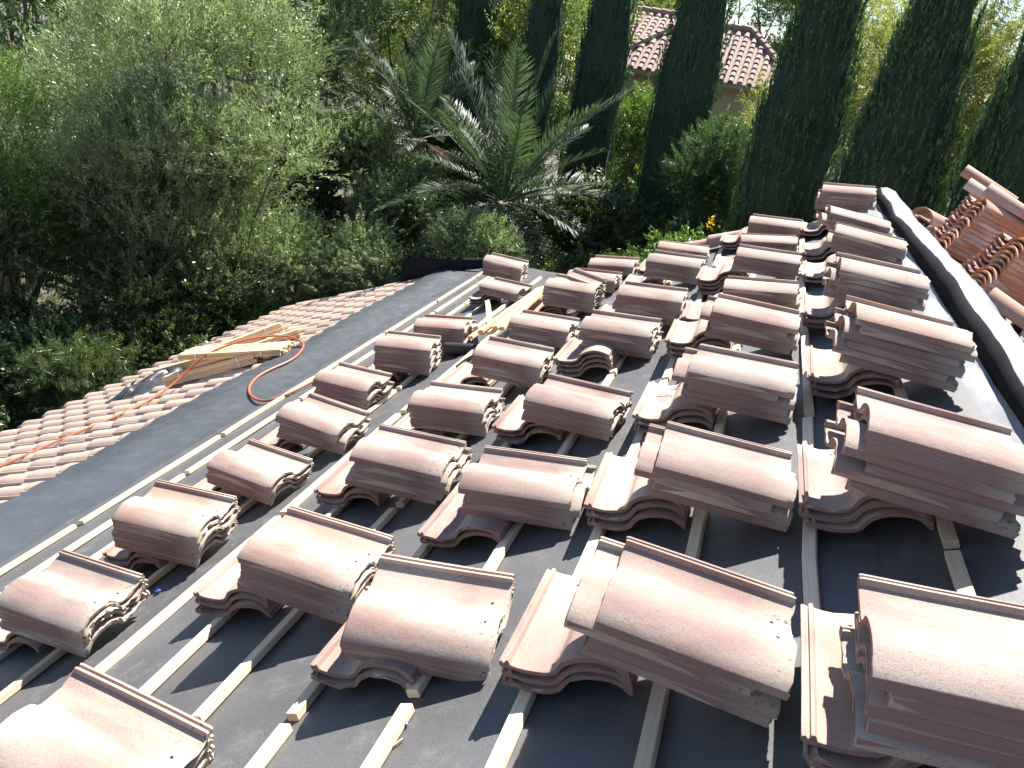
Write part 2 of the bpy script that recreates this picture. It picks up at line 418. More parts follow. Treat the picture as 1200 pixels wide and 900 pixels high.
# ------------------------------------------------------------------ S-tiles
TL, TW = .42, .333
PROF = [(0, .018), (.002, .028), (.009, .029), (.0115, .0235), (.017, .0235), (.0195, .0305), (.0265, .031), (.0295, .0175), (.048, .0105), (.07, .0045), (.095, .001), (.118, 0), (.135, .003), (.146, .010), (.154, .0215), (.163, .0312), (0.178, 0.0386), (0.195, 0.0444), (0.214, 0.0485), (0.235, 0.0500), (0.256, 0.0485), (0.276, 0.0441), (0.295, 0.0374), (0.312, 0.0292), (0.325, 0.0216), (.3325, .0150), (.333, .0120), (.3325, -.0065), (.330, -.0085)]
PROF_BOT = [(.004, .010), (.03, .005), (.06, -.006), (.10, -.0125), (.13, -.011), (.150, -.003), (.165, .0135), (0.180, 0.0249), (0.200, 0.0312), (0.220, 0.0347), (0.240, 0.0354), (0.260, 0.0333), (0.280, 0.0284), (0.297, 0.0220), (.310, .0095), (.318, -.002), (.326, -.0085)]
def tile_mesh(name, seed, mat, prof=PROF, bot=PROF_BOT, L=TL, W=TW, chip=1.0, xs=None):
    r = np.random.default_rng(seed)
    ring = [(t, z) for t, z in prof] + [(t, z) for t, z in bot[::-1]]
    n = len(ring)
    xs = xs or [-L/2, -L/2+.006, -.08, .08, L/2-.03, L/2-.006, L/2]
    V = []; ph = r.uniform(0, 6.28, 6)
    for i, x in enumerate(xs):
        end = i in (0, len(xs)-1)
        for k, (t, z) in enumerate(ring):
            dx = 0
            if i == len(xs)-1: dx = chip*(r.normal(0, .0022) - (.008*(r.random() < .10)))
            elif i == 0: dx = chip*r.normal(0, .0010) + (chip*.006*(r.random() < .04))
            cy, cz = .1665, .015
            sc = .994 if end else 1.0
            yy = (t-cy)*sc + cy; zz = z - (0.0015 if end and k < len(prof) else -0.0008*end)
            zz += .0010*math.sin(x*9+ph[0]+t*8) + .0006*math.sin(t*40+ph[1])
            yy += .0012*math.sin(x*7+ph[2])
            V.append((x+dx, W/2-yy, zz))
    F = []
    for i in range(len(xs)-1):
        for k in range(n): F.append((i*n+k, (i+1)*n+k, (i+1)*n+(k+1) % n, i*n+(k+1) % n))
    # end faces as strips between top and bottom profiles
    a, b_ = len(prof), len(bot)
    for base, flip in ((0, False), ((len(xs)-1)*n, True)):
        i = j = 0
        while i < a-1 or j < b_-1:
            ti = prof[min(i+1, a-1)][0]; tj = bot[min(j+1, b_-1)][0]
            if j == b_-1 or (i < a-1 and ti <= tj): f = (base+i, base+i+1, base+n-1-j); i += 1
            else: f = (base+i, base+n-2-j, base+n-1-j); j += 1
            F.append(f[::-1] if flip else f)
    return mesh(name, V, F, mat, True, 32)
TM = [tile_mesh("pantile", 100+i, M['tile'], chip=[.6, 1, 1.4, 1, .8, 1.8][i]) for i in range(6)]
TT = [tile_mesh("terracotta_tile", 200+i, M['terracotta'], chip=1) for i in range(3)]
cheap_top = [(0, .026), (.027, .030), (.030, .016), (.07, .0045), (.118, 0), (.146, .010), (.158, .028), (.185, .0412), (.235, .050), (.275, .0444), (.305, .0328), (.333, .0135), (.332, .0)]
cheap_bot = [(.004, .010), (.10, -.0125), (.150, -.003), (.18, .0249), (.235, .0355), (.295, .022), (.326, -.001)]
full = lambda P: [(a, b*1.25) for a, b in P]
TO = [tile_mesh("tile", 300+i, M['tile_old'], full(cheap_top), full(cheap_bot), chip=.8, xs=[-TL/2, -TL/2+.007, .1, TL/2]) for i in range(3)]
TF = [tile_mesh("tile", 310+i, M['terracotta'], cheap_top, cheap_bot, chip=.8, xs=[-TL/2, -TL/2+.007, .1, TL/2]) for i in range(2)]

def axes(ya, ti, ro):
    ya, ti, ro = (math.radians(x) for x in (ya, ti, ro)); c, s_ = math.cos, math.sin
    e1 = np.array([c(ya), s_(ya), 0]); e2 = np.array([-s_(ya), c(ya), 0]); e3 = np.array([0, 0, 1.])
    a1 = e1*c(ti)-e3*s_(ti); a3 = e3*c(ti)+e1*s_(ti)
    return np.array([a1, e2*c(ro)+a3*s_(ro), a3*c(ro)-e2*s_(ro)]).T
ORD = ["first", "second", "third", "fourth", "fifth", "sixth", "seventh", "eighth", "ninth", "tenth", "eleventh", "twelfth"]
COLN = {'N': "leftmost column", 'O': "second column from left", 'P': "third column from left", 'Q': "fourth column from left", 'R': "rightmost column"}
def pos_word(i, n):
    if i == 0: return "topmost"
    if i == n-1: return "lowest"
    return ORD[i] + " down"
def put_tile(meshes, B, loc, label, group, name="pantile"):
    o = link(name, rnd.choice(meshes)); place(o, B, loc)
    tag(o, label, "roof tile", group); return o
# level stacks of tiles: u, v, height of top tile, yaw, tilt, roll, count, pitch
STACKS = {
'R1': (0.140, 1.383, 0.211, -0.3, 18.5, -3.5, 5),
'R2': (0.191, 2.226, 0.273, 1.0, 27.9, -2.0, 6),
'R3': (0.220, 3.280, 0.276, 4.2, 28.7, 0, 6),
'R4': (0.221, 4.361, 0.238, 1.5, 26.7, 2.8, 5),
'R5': (0.245, 5.406, 0.222, -3.8, 28.4, -1.3, 4),
'R6': (0.223, 6.243, 0.220, 4.9, 30.5, 1.6, 4),
'R7': (0.245, 7.450, 0.262, -2.7, 19.3, 3.7, 5),
'Q1': (-0.410, 1.578, 0.198, -0.7, 27.5, 1.5, 4),
'Q2': (-0.414, 2.388, 0.193, 2.2, 26.0, 1.1, 4),
'Q3': (-0.401, 3.248, 0.208, -2.8, 22.5, 0.5, 5),
'Q4': (-0.387, 4.106, 0.217, -0.3, 25.0, 0.3, 5),
'Q5': (-0.404, 4.950, 0.158, -1.0, 17.1, -1.9, 3),
'Q6': (-0.381, 5.746, 0.183, 0, 21.9, 1.2, 4),
'Q7': (-0.410, 6.560, 0.152, 2.7, 17.1, 0, 3),
'Q8': (-0.364, 7.191, 0.177, -3.4, 21.1, 1.4, 4),
'P1': (-1.213, 1.741, 0.145, 7.0, 19.9, 14, 3),
'P2': (-1.183, 2.558, 0.164, 2.4, 17.4, 2.4, 4),
'P3': (-1.166, 3.348, 0.176, -6.1, 21.0, -1.1, 4),
'P4': (-1.193, 4.519, 0.199, -1.1, 19.7, 2.0, 5),
'P5': (-1.088, 5.107, 0.227, 0.6, 20.1, 0.4, 6),
'P6': (-1.096, 6.299, 0.202, -3.1, 20.6, 1.6, 5),
'P7': (-1.130, 6.979, 0.179, 2.6, 21.1, -1.4, 4),
'O0': (-1.835, 1.105, 0.230, 0.4, 31.0, 0.8, 4),
'O1': (-1.786, 2.040, 0.217, 1.2, 25.0, 1.7, 5),
'O2': (-1.830, 2.872, 0.220, 2.8, 22.7, 1.1, 5),
'O3': (-1.936, 3.647, 0.191, 0.7, 17.3, 0.4, 5),
'O4': (-1.817, 4.305, 0.210, 2.2, 22.9, 2.1, 5),
'O5': (-1.865, 5.105, 0.189, 0, 21.2, -1.4, 4),
'O6': (-1.883, 6.075, 0.229, -4.4, 20.7, 1.4, 6),
'O7': (-1.875, 6.668, 0.169, -1.4, 18.8, -1.4, 4),
'O8': (-1.836, 7.290, 0.148, 1.1, 17.3, 2.8, 3),
'N1': (-2.913, 1.936, 0.203, -1.3, 20.9, 5.6, 5),
'N2': (-2.903, 2.537, 0.236, 5.1, 22.6, 4.6, 6),
'N3': (-2.891, 3.134, 0.180, -7.8, 22.1, -1.5, 4),
'N4': (-2.842, 3.708, 0.218, -5.8, 25.3, 0.3, 5),
'N5': (-3.080, 4.470, 0.222, -4.6, 21.5, 0, 5),
'N6': (-2.944, 5.102, 0.258, 9.6, 20.0, 3.0, 7),
'N7': (-2.951, 5.764, 0.218, 6.7, 17.5, 1.3, 6),
'N8': (-3.100, 7.850, 0.330, 4, 27, 3, 5),
'N9': (-2.973, 7.333, 0.153, -10, 22, 0, 3),
}
order = {}
for k in sorted(STACKS): order.setdefault(k[0], []).append(k)
top_tiles = {}
for key, (u, v, w, ya, ti, ro, n) in STACKS.items():
    base = .020 + .21*math.sin(math.radians(ti))
    pitch = min(.032, max(.022, (w-base)/(n-1)))
    sid = ORD[order[key[0]].index(key)]
    far = v > 6
    for i in range(n):
        jx, jy, jya = rnd.gauss(0, .009), rnd.gauss(0, .0028), rnd.gauss(0, .8)
        jt = 0
        if key[0] == 'R' and key != 'R1' and i > 0: jx += (-.055, .01, -.03, .018, -.045, .012)[i % 6]*(.7+.5*rnd.random()); jya += rnd.gauss(0, .8)
        if key in ('Q1', 'Q2', 'Q3', 'Q4') and i == 1: jx -= .055
        if key in ('P2', 'O2') and i in (1, 2): jx += .025
        if i == 0: jx = jy = jya = 0
        if key == 'N4' and i >= 2: jya += 7; jx += .02
        A = axes(ya+jya, ti+jt, ro)
        c0 = np.array([u, v, w]) - A[:, 2]*pitch*i
        c = c0 + A[:, 0]*jx + A[:, 1]*jy
        lab = "pink concrete tile, %s in the %s stack from front, %s" % (pos_word(i, n), sid, COLN[key[0]])
        o = put_tile(TM, BAS@A, R(*c), lab, "loose tiles in level stacks")
        if i == 0: top_tiles[key] = o
# low crosswise piles that prop up the down-slope end of the stacks: u, v of the lip's near end, count
PILES = {'R1': (-.20, 1.26, 3), 'R2': (-.20, 2.18, 3), 'R3': (-.165, 3.25, 3), 'R4': (-.18, 4.27, 3), 'R5': (-.18, 5.30, 2), 'R6': (-.18, 6.02, 2), 'R7': (-.18, 7.0, 2),
'Q1': (-.92, 1.51, 3), 'Q2': (-.90, 2.33, 3), 'Q3': (-.88, 3.13, 3), 'Q4': (-.88, 4.13, 4), 'Q5': (-.89, 4.82, 2), 'Q6': (-.88, 5.62, 4), 'Q7': (-.84, 6.26, 2), 'Q8': (-.85, 7.2, 3),
'P1': (-1.55, 1.56, 2), 'P2': (-1.56, 2.31, 2), 'P3': (-1.61, 3.28, 3), 'P4': (-1.55, 4.20, 4), 'P5': (-1.55, 5.12, 3), 'P6': (-1.58, 6.30, 2), 'P7': (-1.56, 6.9, 2),
'O0': (-2.32, .95, 3), 'O1': (-2.35, 1.97, 3), 'O2': (-2.35, 2.80, 3), 'O3': (-2.36, 3.55, 2), 'O4': (-2.40, 4.36, 2), 'O5': (-2.36, 5.0, 2), 'O6': (-2.36, 6.0, 3), 'O7': (-2.34, 6.6, 2), 'O8': (-2.3, 7.2, 2),
'N1': (-3.40, 1.83, 2), 'N2': (-3.30, 2.40, 3), 'N3': (-3.42, 3.12, 2), 'N4': (-3.46, 3.80, 2), 'N5': (-3.40, 4.35, 2), 'N6': (-3.40, 5.0, 2), 'N7': (-3.40, 5.72, 2), 'N9': (-3.42, 7.35, 3), 'N8': (-3.5, 7.95, 4)}
pile_top = {}
for key, (u, v, m) in PILES.items():
    sid = ORD[order[key[0]].index(key)]
    for i in range(m):
        ya = 90 + rnd.gauss(0, 1.2); th = math.radians(5)
        A = axes(ya, 0, 0)
        tilt = np.array([[math.cos(th), 0, math.sin(th)], [0, 1, 0], [-math.sin(th), 0, math.cos(th)]])
        A = tilt@A
        lift_ = .036 + (m-1-i)*.0295
        jx, jy = (rnd.gauss(0, .008), rnd.gauss(0, .005)) if i else (0, 0)
        c = np.array([u, v, lift_]) + A[:, 0]*(TL/2+jx) - A[:, 1]*(TW/2+jy)
        c[2] = lift_ + .003
        lab = "pink tile laid crosswise, %s in the low pile under %s stack from front, %s" % ({0: "top", m-1: "bottom"}.get(i, "middle" if m == 3 else ORD[i]), sid, COLN[key[0]].replace(" from left", ""))
        o = put_tile(TM, BAS@A, R(*c), lab, "crosswise tiles under the stacks")
        if i == 0: pile_top[key] = o
# pencil marks on the cross pile of the third stack, fourth column
pm = MB()
for (x0, y0, x1, y1) in ((.03, .115, .10, .075), (.05, .105, .06, .05), (.015, .10, .085, .062), (.0, .085, .07, .05), (-.02, .075, .055, .035), (.10, .075, .055, .035), (.13, .04, .11, -.0), (.15, .02, .12, -.02), (.14, .06, .15, .0)):
    zf = lambda yy: float(np.interp(TW/2-yy, [p[0] for p in PROF], [p[1] for p in PROF])) + .0022
    q = [np.array([x0+(x1-x0)*t, y0+(y1-y0)*t, zf(y0+(y1-y0)*t)]) for t in np.linspace(0, 1, 5)]
    pm.tube(q, .0012, 4)
pm.build("pencil_mark", M['pencil'], pile_top['Q3'])

# ------------------------------------------------------------------ tiles still fixed along the eave
eave = link("eave_roof", mesh("eave_roof", to_house([R(U_EAVE, -2.0, .004), R(U_FELT+.3, -2.0, .004), R(U_FELT+.3, vfar(U_FELT), .004), R(U_EAVE, vfar(U_EAVE), .004)]), [(0, 1, 2, 3)], M['felt'], False), house)
def fixed_tile(Bs, Rf, u, v, parent, meshes, tilt, w):
    A = axes(rnd.gauss(0, .5), tilt+rnd.gauss(0, .25), 0)
    o = link("tile", rnd.choice(meshes)); loc = Rf(u, v, w+rnd.gauss(0, .001)) - np.array([RIDGE[0], 4.0, 0])
    place(o, Bs@A, loc); mw = o.matrix_world.copy(); o.parent = parent; o.matrix_basis = mw
nc = 0
for c in range(10):
    u = U_EAVE + .02 + TL/2 + c*.345
    v = 2.9
    while v < vfar(u)-.05:
        fixed_tile(BAS, R, u + rnd.gauss(0, .004), v, eave, TO, 4.2, .046); v += .298; nc += 1
far_slope = link("far_slope_roof", mesh("far_slope_roof", to_house([R2(.3, -2, .006), R2(6.0, -2, .006), R2(6.0, vfar2(6.0), .006), R2(.3, vfar2(.3), .006)]), [(0, 1, 2, 3)], M['felt'], False), house)
for c in range(3):
    u = .50 + c*.345
    v = -1.6
    while v < 8.3:
        if not (c < 2 and 5.3 < v < 8.0 and (c+int(v*7)) % 3): fixed_tile(BAS2@np.diag([-1, -1, 1.]), R2, u, v, far_slope, TF, 3.0, .046)
        v += .298

# stacks of newer terracotta tiles on the slope beyond the ridge
def far_stack(u, v, w, ya, ti, n, pitch, sid, word):
    for i in range(n):
        A = axes(ya+rnd.gauss(0, .7), ti+rnd.gauss(0, .2), 0)
        c = np.array([u, v, w]) - np.array([0, 0, pitch])*i + A[:, 0]*rnd.gauss(0, .007)
        put_tile(TT, BAS2@A, R2(*c), "terracotta tile, %s in the %s beyond the ridge" % (pos_word(i, n), word), "terracotta tiles beyond the ridge")
far_stack(.37, 5.2, .36, 16, -6, 11, .030, 0, "nearer orange stack")
far_stack(.30, 6.1, .42, 12, -6, 12, .031, 1, "farther orange stack")
def barrel_mesh(name, seed, L=.42, r0=.095, r1=.08, th=.013, mat='terracotta'):
    V = []; n = 14
    for x, rr in ((-L/2, r0), (-L/2+.006, r0+.001), (L/2-.006, r1+.001), (L/2, r1)):
        for k in range(n):
            a = math.pi*(k/(n-1)); V.append((x, rr*math.cos(a), rr*math.sin(a)*.92))
        for k in range(n):
            a = math.pi*((n-1-k)/(n-1)); V.append((x, (rr-th)*math.cos(a), (rr-th)*math.sin(a)*.92))
    m = 2*n
    F = [(i*m+k, (i+1)*m+k, (i+1)*m+(k+1) % m, i*m+(k+1) % m) for i in range(3) for k in range(m)]
    for base, fl_ in ((0, 0), (3*m, 1)):
        for k in range(n-1):
            f = (base+k, base+k+1, base+m-2-k, base+m-1-k); F.append(f[::-1] if fl_ else f)
    return mesh(name, V, F, M[mat], True, 35)
BMP = [barrel_mesh("barrel_tile", 5+i, mat='tile') for i in range(2)]
BM = [barrel_mesh("barrel_tile", i) for i in range(2)]
for i, (u, v, w, ya, word) in enumerate([(.26, 6.8, .50, -14, "upper"), (.32, 6.7, .44, -14, "lower"), (.30, 6.05, .47, -16, "middle"), (.36, 3.75, .06, -25, "nearest"), (.30, 4.45, .06, -22, "second nearest"), (.52, 4.15, .10, -12, "tilted"), (.22, 7.2, .10, 55, "upended far")]):
    A = axes(ya, -4, 0)
    o = link("barrel_tile", BM[i % 2]); place(o, BAS2@A, R2(u, v, w))
    tag(o, "%s half-round ridge tile lying beyond the ridge membrane" % word, "ridge tile", "half-round ridge tiles")

for i, (u, w) in enumerate(((-.78, .05), (-1.12, .045))):
    o = link("barrel_tile", BMP[i]); place(o, BAS@axes(0, 2, 0), R(u, 7.62, w))
    tag(o, "%s pink half-round tile on the far roof edge" % ("upper", "lower")[i], "ridge tile", "half-round tiles on the far edge")

# ------------------------------------------------------------------ lumber, hose and other loose things
def bundle(u, v, w, ya, pitch_deg, rows, cols, Ls, label, name="lumber_bundle", straps=True, wd=.036, hg=.022, mat='wood_new', splay=0):
    root = empty(name)
    A = axes(ya-90, 0, 0); t = math.radians(pitch_deg)      # local y runs along the sticks
    rot = np.array([[1, 0, 0], [0, math.cos(t), -math.sin(t)], [0, math.sin(t), math.cos(t)]])
    place(root, BAS@A@rot, R(u, v, w))
    ms = [stick_mesh("stick", Ls, wd-.002, hg-.0015, M[mat], 900+i) for i in range(3)]
    for r_ in range(rows):
        for c in range(cols):
            o = link("stick", rnd.choice(ms), root)
            o.location = ((c-(cols-1)/2)*wd, rnd.gauss(0, .012), r_*hg); o.rotation_euler = (0, 0, rnd.gauss(0, splay))
    if straps:
        for y in (-Ls*.32, Ls*.32):
            W2, Ht = cols*wd/2+.002, rows*hg+.002
            sb = MB(); sb.box((0, y, Ht), W2, .006, .001); sb.box((0, y, -.002), W2, .006, .001); sb.box((W2, y, Ht/2), .001, .006, Ht/2); sb.box((-W2, y, Ht/2), .001, .006, Ht/2)
            sb.build("strap", M['strap'], root)
    tag(root, label, "lumber", "bundles of lumber on the eave")
    return root
bundle(-6.75, 7.07, .115, 12, 0, 5, 3, 1.2, "strapped batten bundle beside the crumpled plastic sheeting")
bundle(-6.07, 6.45, .115, 11, 0, 5, 4, 1.1, "strapped batten bundle nearest the camera, under the wide one")
bundle(-6.92, 7.85, .115, 60, 0, 5, 4, 1.3, "batten bundle lying farthest back on the eave tiles")
bundle(-5.84, 6.62, .235, 6, -10, 3, 9, 1.2, "wide batten bundle lying across the top of the others")
bundle(-6.10, 7.35, .115, 35, 0, 4, 3, .9, "short batten bundle at the felt edge behind the wide bundle")
loose = [(-2.43, 5.80, .175, 86, 1.28), (-2.37, 5.83, .178, 88, 1.26), (-2.31, 5.80, .176, 90, 1.28), (-2.25, 5.84, .18, 91, 1.25), (-2.34, 5.78, .205, 87, 1.27), (-2.27, 5.80, .206, 90, 1.25), (-2.62, 5.95, .19, 112, 1.1)]
for i, (u, v, w, ya, Ls) in enumerate(loose):
    o = link("loose_batten", stick_mesh("loose_batten", Ls, .042, .026, M['wood_new'], 950+i))
    place(o, BAS@axes(ya-90, 0, 0), R(u, v, w))
    tag(o, "%s loose wooden batten in the heap on tiles by second column" % (["leftmost", "second", "third", "fourth", "upper left", "upper right", "splayed"][i]), "batten", "loose battens in a heap")
# hose
hp = [(-7.4, 2.6, .10), (-7.0, 3.6, .115), (-6.69, 4.34, .11), (-6.60, 4.87, .115), (-6.40, 5.30, .11), (-6.32, 5.88, .11), (-6.25, 6.2, .20), (-6.1, 6.4, .33), (-5.9, 6.62, .355), (-5.6, 6.85, .32), (-5.35, 6.95, .24), (-5.15, 6.85, .12), (-5.0, 6.62, .10), (-4.84, 6.22, .055), (-4.95, 5.9, .07), (-4.9, 5.58, .06), (-4.72, 5.28, .04), (-4.42, 5.08, .03), (-4.26, 5.16, .03), (-4.22, 5.42, .03), (-4.12, 5.62, .03), (-3.9, 5.70, .03), (-3.5, 5.55, .03), (-3.3, 5.3, .03)]
cu = bpy.data.curves.new("air_hose", 'CURVE'); cu.dimensions = '3D'; cu.bevel_depth = .0105; cu.bevel_resolution = 3; cu.resolution_u = 8
sp = cu.splines.new('NURBS'); sp.points.add(len(hp)-1); sp.order_u = 4; sp.use_endpoint_u = True
hp = [(u, v, max(w, lift(u, v)+.024) if u > U_FELT-.2 else w) for u, v, w in hp]
for pt, q in zip(sp.points, hp): pt.co = (*R(*q), 1)
cu.materials.append(M['hose'])
tmp = bpy.data.objects.new("tmp", cu); col.objects.link(tmp)
hm_ = bpy.data.meshes.new_from_object(tmp.evaluated_get(bpy.context.evaluated_depsgraph_get())); bpy.data.objects.remove(tmp)
for p_ in hm_.polygons: p_.use_smooth = True
hose = link("air_hose", hm_)
tag(hose, "orange air hose looping over the dark felt and eave tiles", "hose")
# crumpled sheeting at the eave
V = []; F = []; nu_, nv_ = 26, 18; r = np.random.default_rng(3)
hn = r.normal(0, 1, (9, 7))
for i in range(nu_):
    for j in range(nv_):
        a, b_ = i/(nu_-1), j/(nv_-1)
        x, y = a*8, b_*6; i0, j0 = min(int(x), 7), min(int(y), 5); fx, fy = x-i0, y-j0
        hh = hn[i0, j0]*(1-fx)*(1-fy)+hn[i0+1, j0]*fx*(1-fy)+hn[i0, j0+1]*(1-fx)*fy+hn[i0+1, j0+1]*fx*fy
        dome = math.sin(math.pi*a)**.6*math.sin(math.pi*b_)**.6
        V.append(R(-7.55+.75*a+.05*hh, 6.15+.95*b_+.05*hh, .06+dome*(.13+.06*hh)))
F = [(i*nv_+j, (i+1)*nv_+j, (i+1)*nv_+j+1, i*nv_+j+1) for i in range(nu_-1) for j in range(nv_-1)]
sheet = link("plastic_sheeting", mesh("plastic_sheeting", V, F, M['bag'], True))
md = sheet.modifiers.new("solid", 'SOLIDIFY'); md.thickness = .003
tag(sheet, "crumpled grey plastic sheeting heaped on the eave tiles", "plastic sheet")
# vent pipe stub
pb = MB(); ring = 20; V = []
for z, rr in ((0, .052), (.24, .052), (.24, .045), (.02, .045)):
    V += [(rr*math.cos(6.2832*k/ring), rr*math.sin(6.2832*k/ring), z) for k in range(ring)]
pb.add(V, [(i*ring+k, i*ring+(k+1) % ring, (i+1)*ring+(k+1) % ring, (i+1)*ring+k) for i in range(3) for k in range(ring)] + [tuple(3*ring+k for k in range(ring))])
pipe = pb.build("vent_pipe", M['pipe'], None, True)
place(pipe, BAS@np.array([[0, .25, .97], [1, 0, 0], [0, .97, -.25]]).astype(float), R(-2.86, 5.48, .075))
tag(pipe, "short black pipe lying between two stacks in leftmost column", "pipe")
# small litter
def cap_thing(u, v, w, rad, label):
    b = MB(); n = 14; V = []
    for z, rr in ((0, rad), (.004, rad), (.007, rad*.7), (.008, rad*.25), (.013, rad*.2)):
        V += [(rr*math.cos(6.2832*k/n), rr*math.sin(6.2832*k/n)*.8, z) for k in range(n)]
    b.add(V, [(i*n+k, i*n+(k+1) % n, (i+1)*n+(k+1) % n, (i+1)*n+k) for i in range(4) for k in range(n)] + [tuple(4*n+k for k in range(n))])
    o = b.build("plastic_disc", M['blue'], None, True); place(o, BAS, R(u, v, w)); tag(o, label, "cap", "blue plastic caps"); return o
cap_thing(-1.197, 1.43, .014, .012, "blue plastic cap on felt near the bottom edge")
cap_thing(-2.83, 2.22, .014, .014, "blue plastic cap on felt by front of leftmost column")
cap_thing(-1.49, 3.29, .03, .028, "blue plastic cap beside crosswise pile of third column")
sb = MB().box((0, 0, .003), .018, .0025, .002); o = sb.build("wood_splinter", M['wood_new']); place(o, BAS@axes(55, 0, 0), R(-1.185, 1.365, .012)); tag(o, "thin pale wood splinter lying on felt near bottom edge", "splinter")
def shard(u, v, w, ya, ti, x0, x1, t0, t1, label, mat):
    pr_ = [(t, z) for t, z in PROF if t0 <= t <= t1]; n = len(pr_); V = []; r = np.random.default_rng(int(u*-100))
    for k, x in enumerate((x0, x0*.3+x1*.7, x1)):
        for (t, z) in pr_: V.append((x+r.normal(0, .006), TW/2-t, z))
        for (t, z) in pr_: V.append((x+r.normal(0, .006), TW/2-t, z-.012))
    F = []
    for i in range(2):
        a, b_ = i*2*n, (i+1)*2*n
        for k in range(n-1): F += [(a+k, b_+k, b_+k+1, a+k+1), (a+n+k, a+n+k+1, b_+n+k+1, b_+n+k)]
        F += [(a, a+n, b_+n, b_), (a+n-1, b_+n-1, b_+2*n-1, a+2*n-1)]
    for a, fl_ in ((0, 0), (4*n, 1)):
        for k in range(n-1):
            f = (a+k, a+k+1, a+n+k+1, a+n+k); F.append(f[::-1] if fl_ else f)
    o = link("tile_shard", mesh("tile_shard", V, F, mat, True, 30)); place(o, BAS@axes(ya, ti, 0), R(u, v, w))
    tag(o, label, "tile fragment", "broken tile pieces"); return o
shard(-1.90, 6.13, .262, -28, 22, -.12, .20, 0, .12, "broken pink tile piece lying on the sixth stack, second column", M['tile'])
shard(-3.62, 4.85, .02, 35, 0, -.04, .04, .2, .333, "small orange tile chip between leftmost column and outer battens", M['terracotta'])

# ------------------------------------------------------------------ vegetation
def unit(a): return a/(np.linalg.norm(a, axis=-1, keepdims=True)+1e-9)
def leaf_object(name, C, D, l, w, tint, mat, parent, seed=0):
    """many small pointed leaves as one crown: centre, direction, length, width, tint of each"""
    r = np.random.default_rng(seed); n = len(C)
    S = unit(np.cross(D, unit(r.normal(size=(n, 3))))); l = np.broadcast_to(l, n)[:, None]; w = np.broadcast_to(w, n)[:, None]
    V = np.empty((n, 4, 3), np.float32)
    V[:, 0] = C-D*l*.5; V[:, 1] = C+S*w*.5-D*l*.05; V[:, 2] = C+D*l*.5; V[:, 3] = C-S*w*.5-D*l*.05
    me = bpy.data.meshes.new(name)
    me.vertices.add(4*n); me.vertices.foreach_set("co", V.ravel())
    me.loops.add(4*n); me.loops.foreach_set("vertex_index", np.arange(4*n, dtype=np.int32))
    me.polygons.add(n); me.polygons.foreach_set("loop_start", np.arange(0, 4*n, 4, dtype=np.int32))
    me.polygons.foreach_set("loop_total", np.full(n, 4, np.int32))
    me.update(calc_edges=True)
    at = me.attributes.new("tint", 'FLOAT', 'POINT'); at.data.foreach_set("value", np.repeat(np.clip(tint, 0, 1), 4).astype(np.float32))
    me.materials.append(mat)
    return link(name, me, parent)
def sph(r, n):
    return unit(r.normal(size=(n, 3)))
def foliage(r, lobes, ntw, per, tl, ll, lw, up=.3, lean=(0, 0, 0), fan=.5, hollow=.35):
    """leaves along short twigs that spring outwards from lobes [(x,y,z,rx,rz)]"""
    lobes = np.asarray(lobes, float); vol = lobes[:, 3]**2; pick = r.choice(len(lobes), ntw, p=vol/vol.sum())
    L = lobes[pick]; d = sph(r, ntw)
    d[:, 2] = np.where(d[:, 2] < -.45, -d[:, 2]*.6, d[:, 2]); d = unit(d)
    rad = (hollow + (1-hollow)*r.random(ntw)**.6)[:, None]
    start = L[:, :3] + d*rad*np.stack([L[:, 3], L[:, 3], L[:, 4]], 1)
    td = unit(d*.7 + np.array([0, 0, up]) + np.array(lean) + r.normal(0, .35, (ntw, 3)))
    tlen = tl*(.6+.8*r.random(ntw))
    t = r.random((ntw, per)); C = start[:, None] + td[:, None]*(tlen[:, None]*t)[..., None] + r.normal(0, tl*.05, (ntw, per, 3))
    D = unit(td[:, None] + r.normal(0, fan, (ntw, per, 3)))
    lobe_t = r.normal(0, .10, len(lobes))[pick]; tw_t = r.normal(0, .13, ntw)
    tint = .45 + (lobe_t+tw_t)[:, None] + r.normal(0, .14, (ntw, per))
    n = ntw*per
    return C.reshape(n, 3), D.reshape(n, 3), ll*(.7+.6*r.random(n)), lw*(.7+.6*r.random(n)), tint.reshape(n)
def limbs(r, root, lobes, r0, nt=7, fork=.35):
    b = MB(); root = np.asarray(root, float); L = np.asarray(lobes, float)
    top = L[:, :3].mean(0); fz = root + (top-root)*np.array([.35, .35, fork])
    pts = [root + (fz-root)*t + r.normal(0, .05, 3)*(0 < t < 1) for t in np.linspace(0, 1, 5)]
    b.tube(pts, [r0*1.25, r0, r0*.9, r0*.82, r0*.75], nt+3)
    for q in L:
        e = q[:3]; mid = (fz+e)/2 + r.normal(0, .25, 3)*np.linalg.norm(e-fz)*.25
        ps = [fz + (mid-fz)*t for t in np.linspace(0, 1, 4)] + [mid + (e-mid)*t for t in np.linspace(.25, 1, 4)]
        rr = r0*(.28+.4*r.random())
        b.tube(ps, [rr*(1-.8*i/(len(ps)-1)) for i in range(len(ps))], 6)
        for _ in range(4):
            s0 = ps[r.integers(3, len(ps))]; d = unit(sph(r, 1)[0]+np.array([0, 0, .5]))*q[3]*.9
            b.tube([s0, s0+d*.5+r.normal(0, .05, 3), s0+d], [rr*.3, rr*.2, rr*.06], 5)
    return b
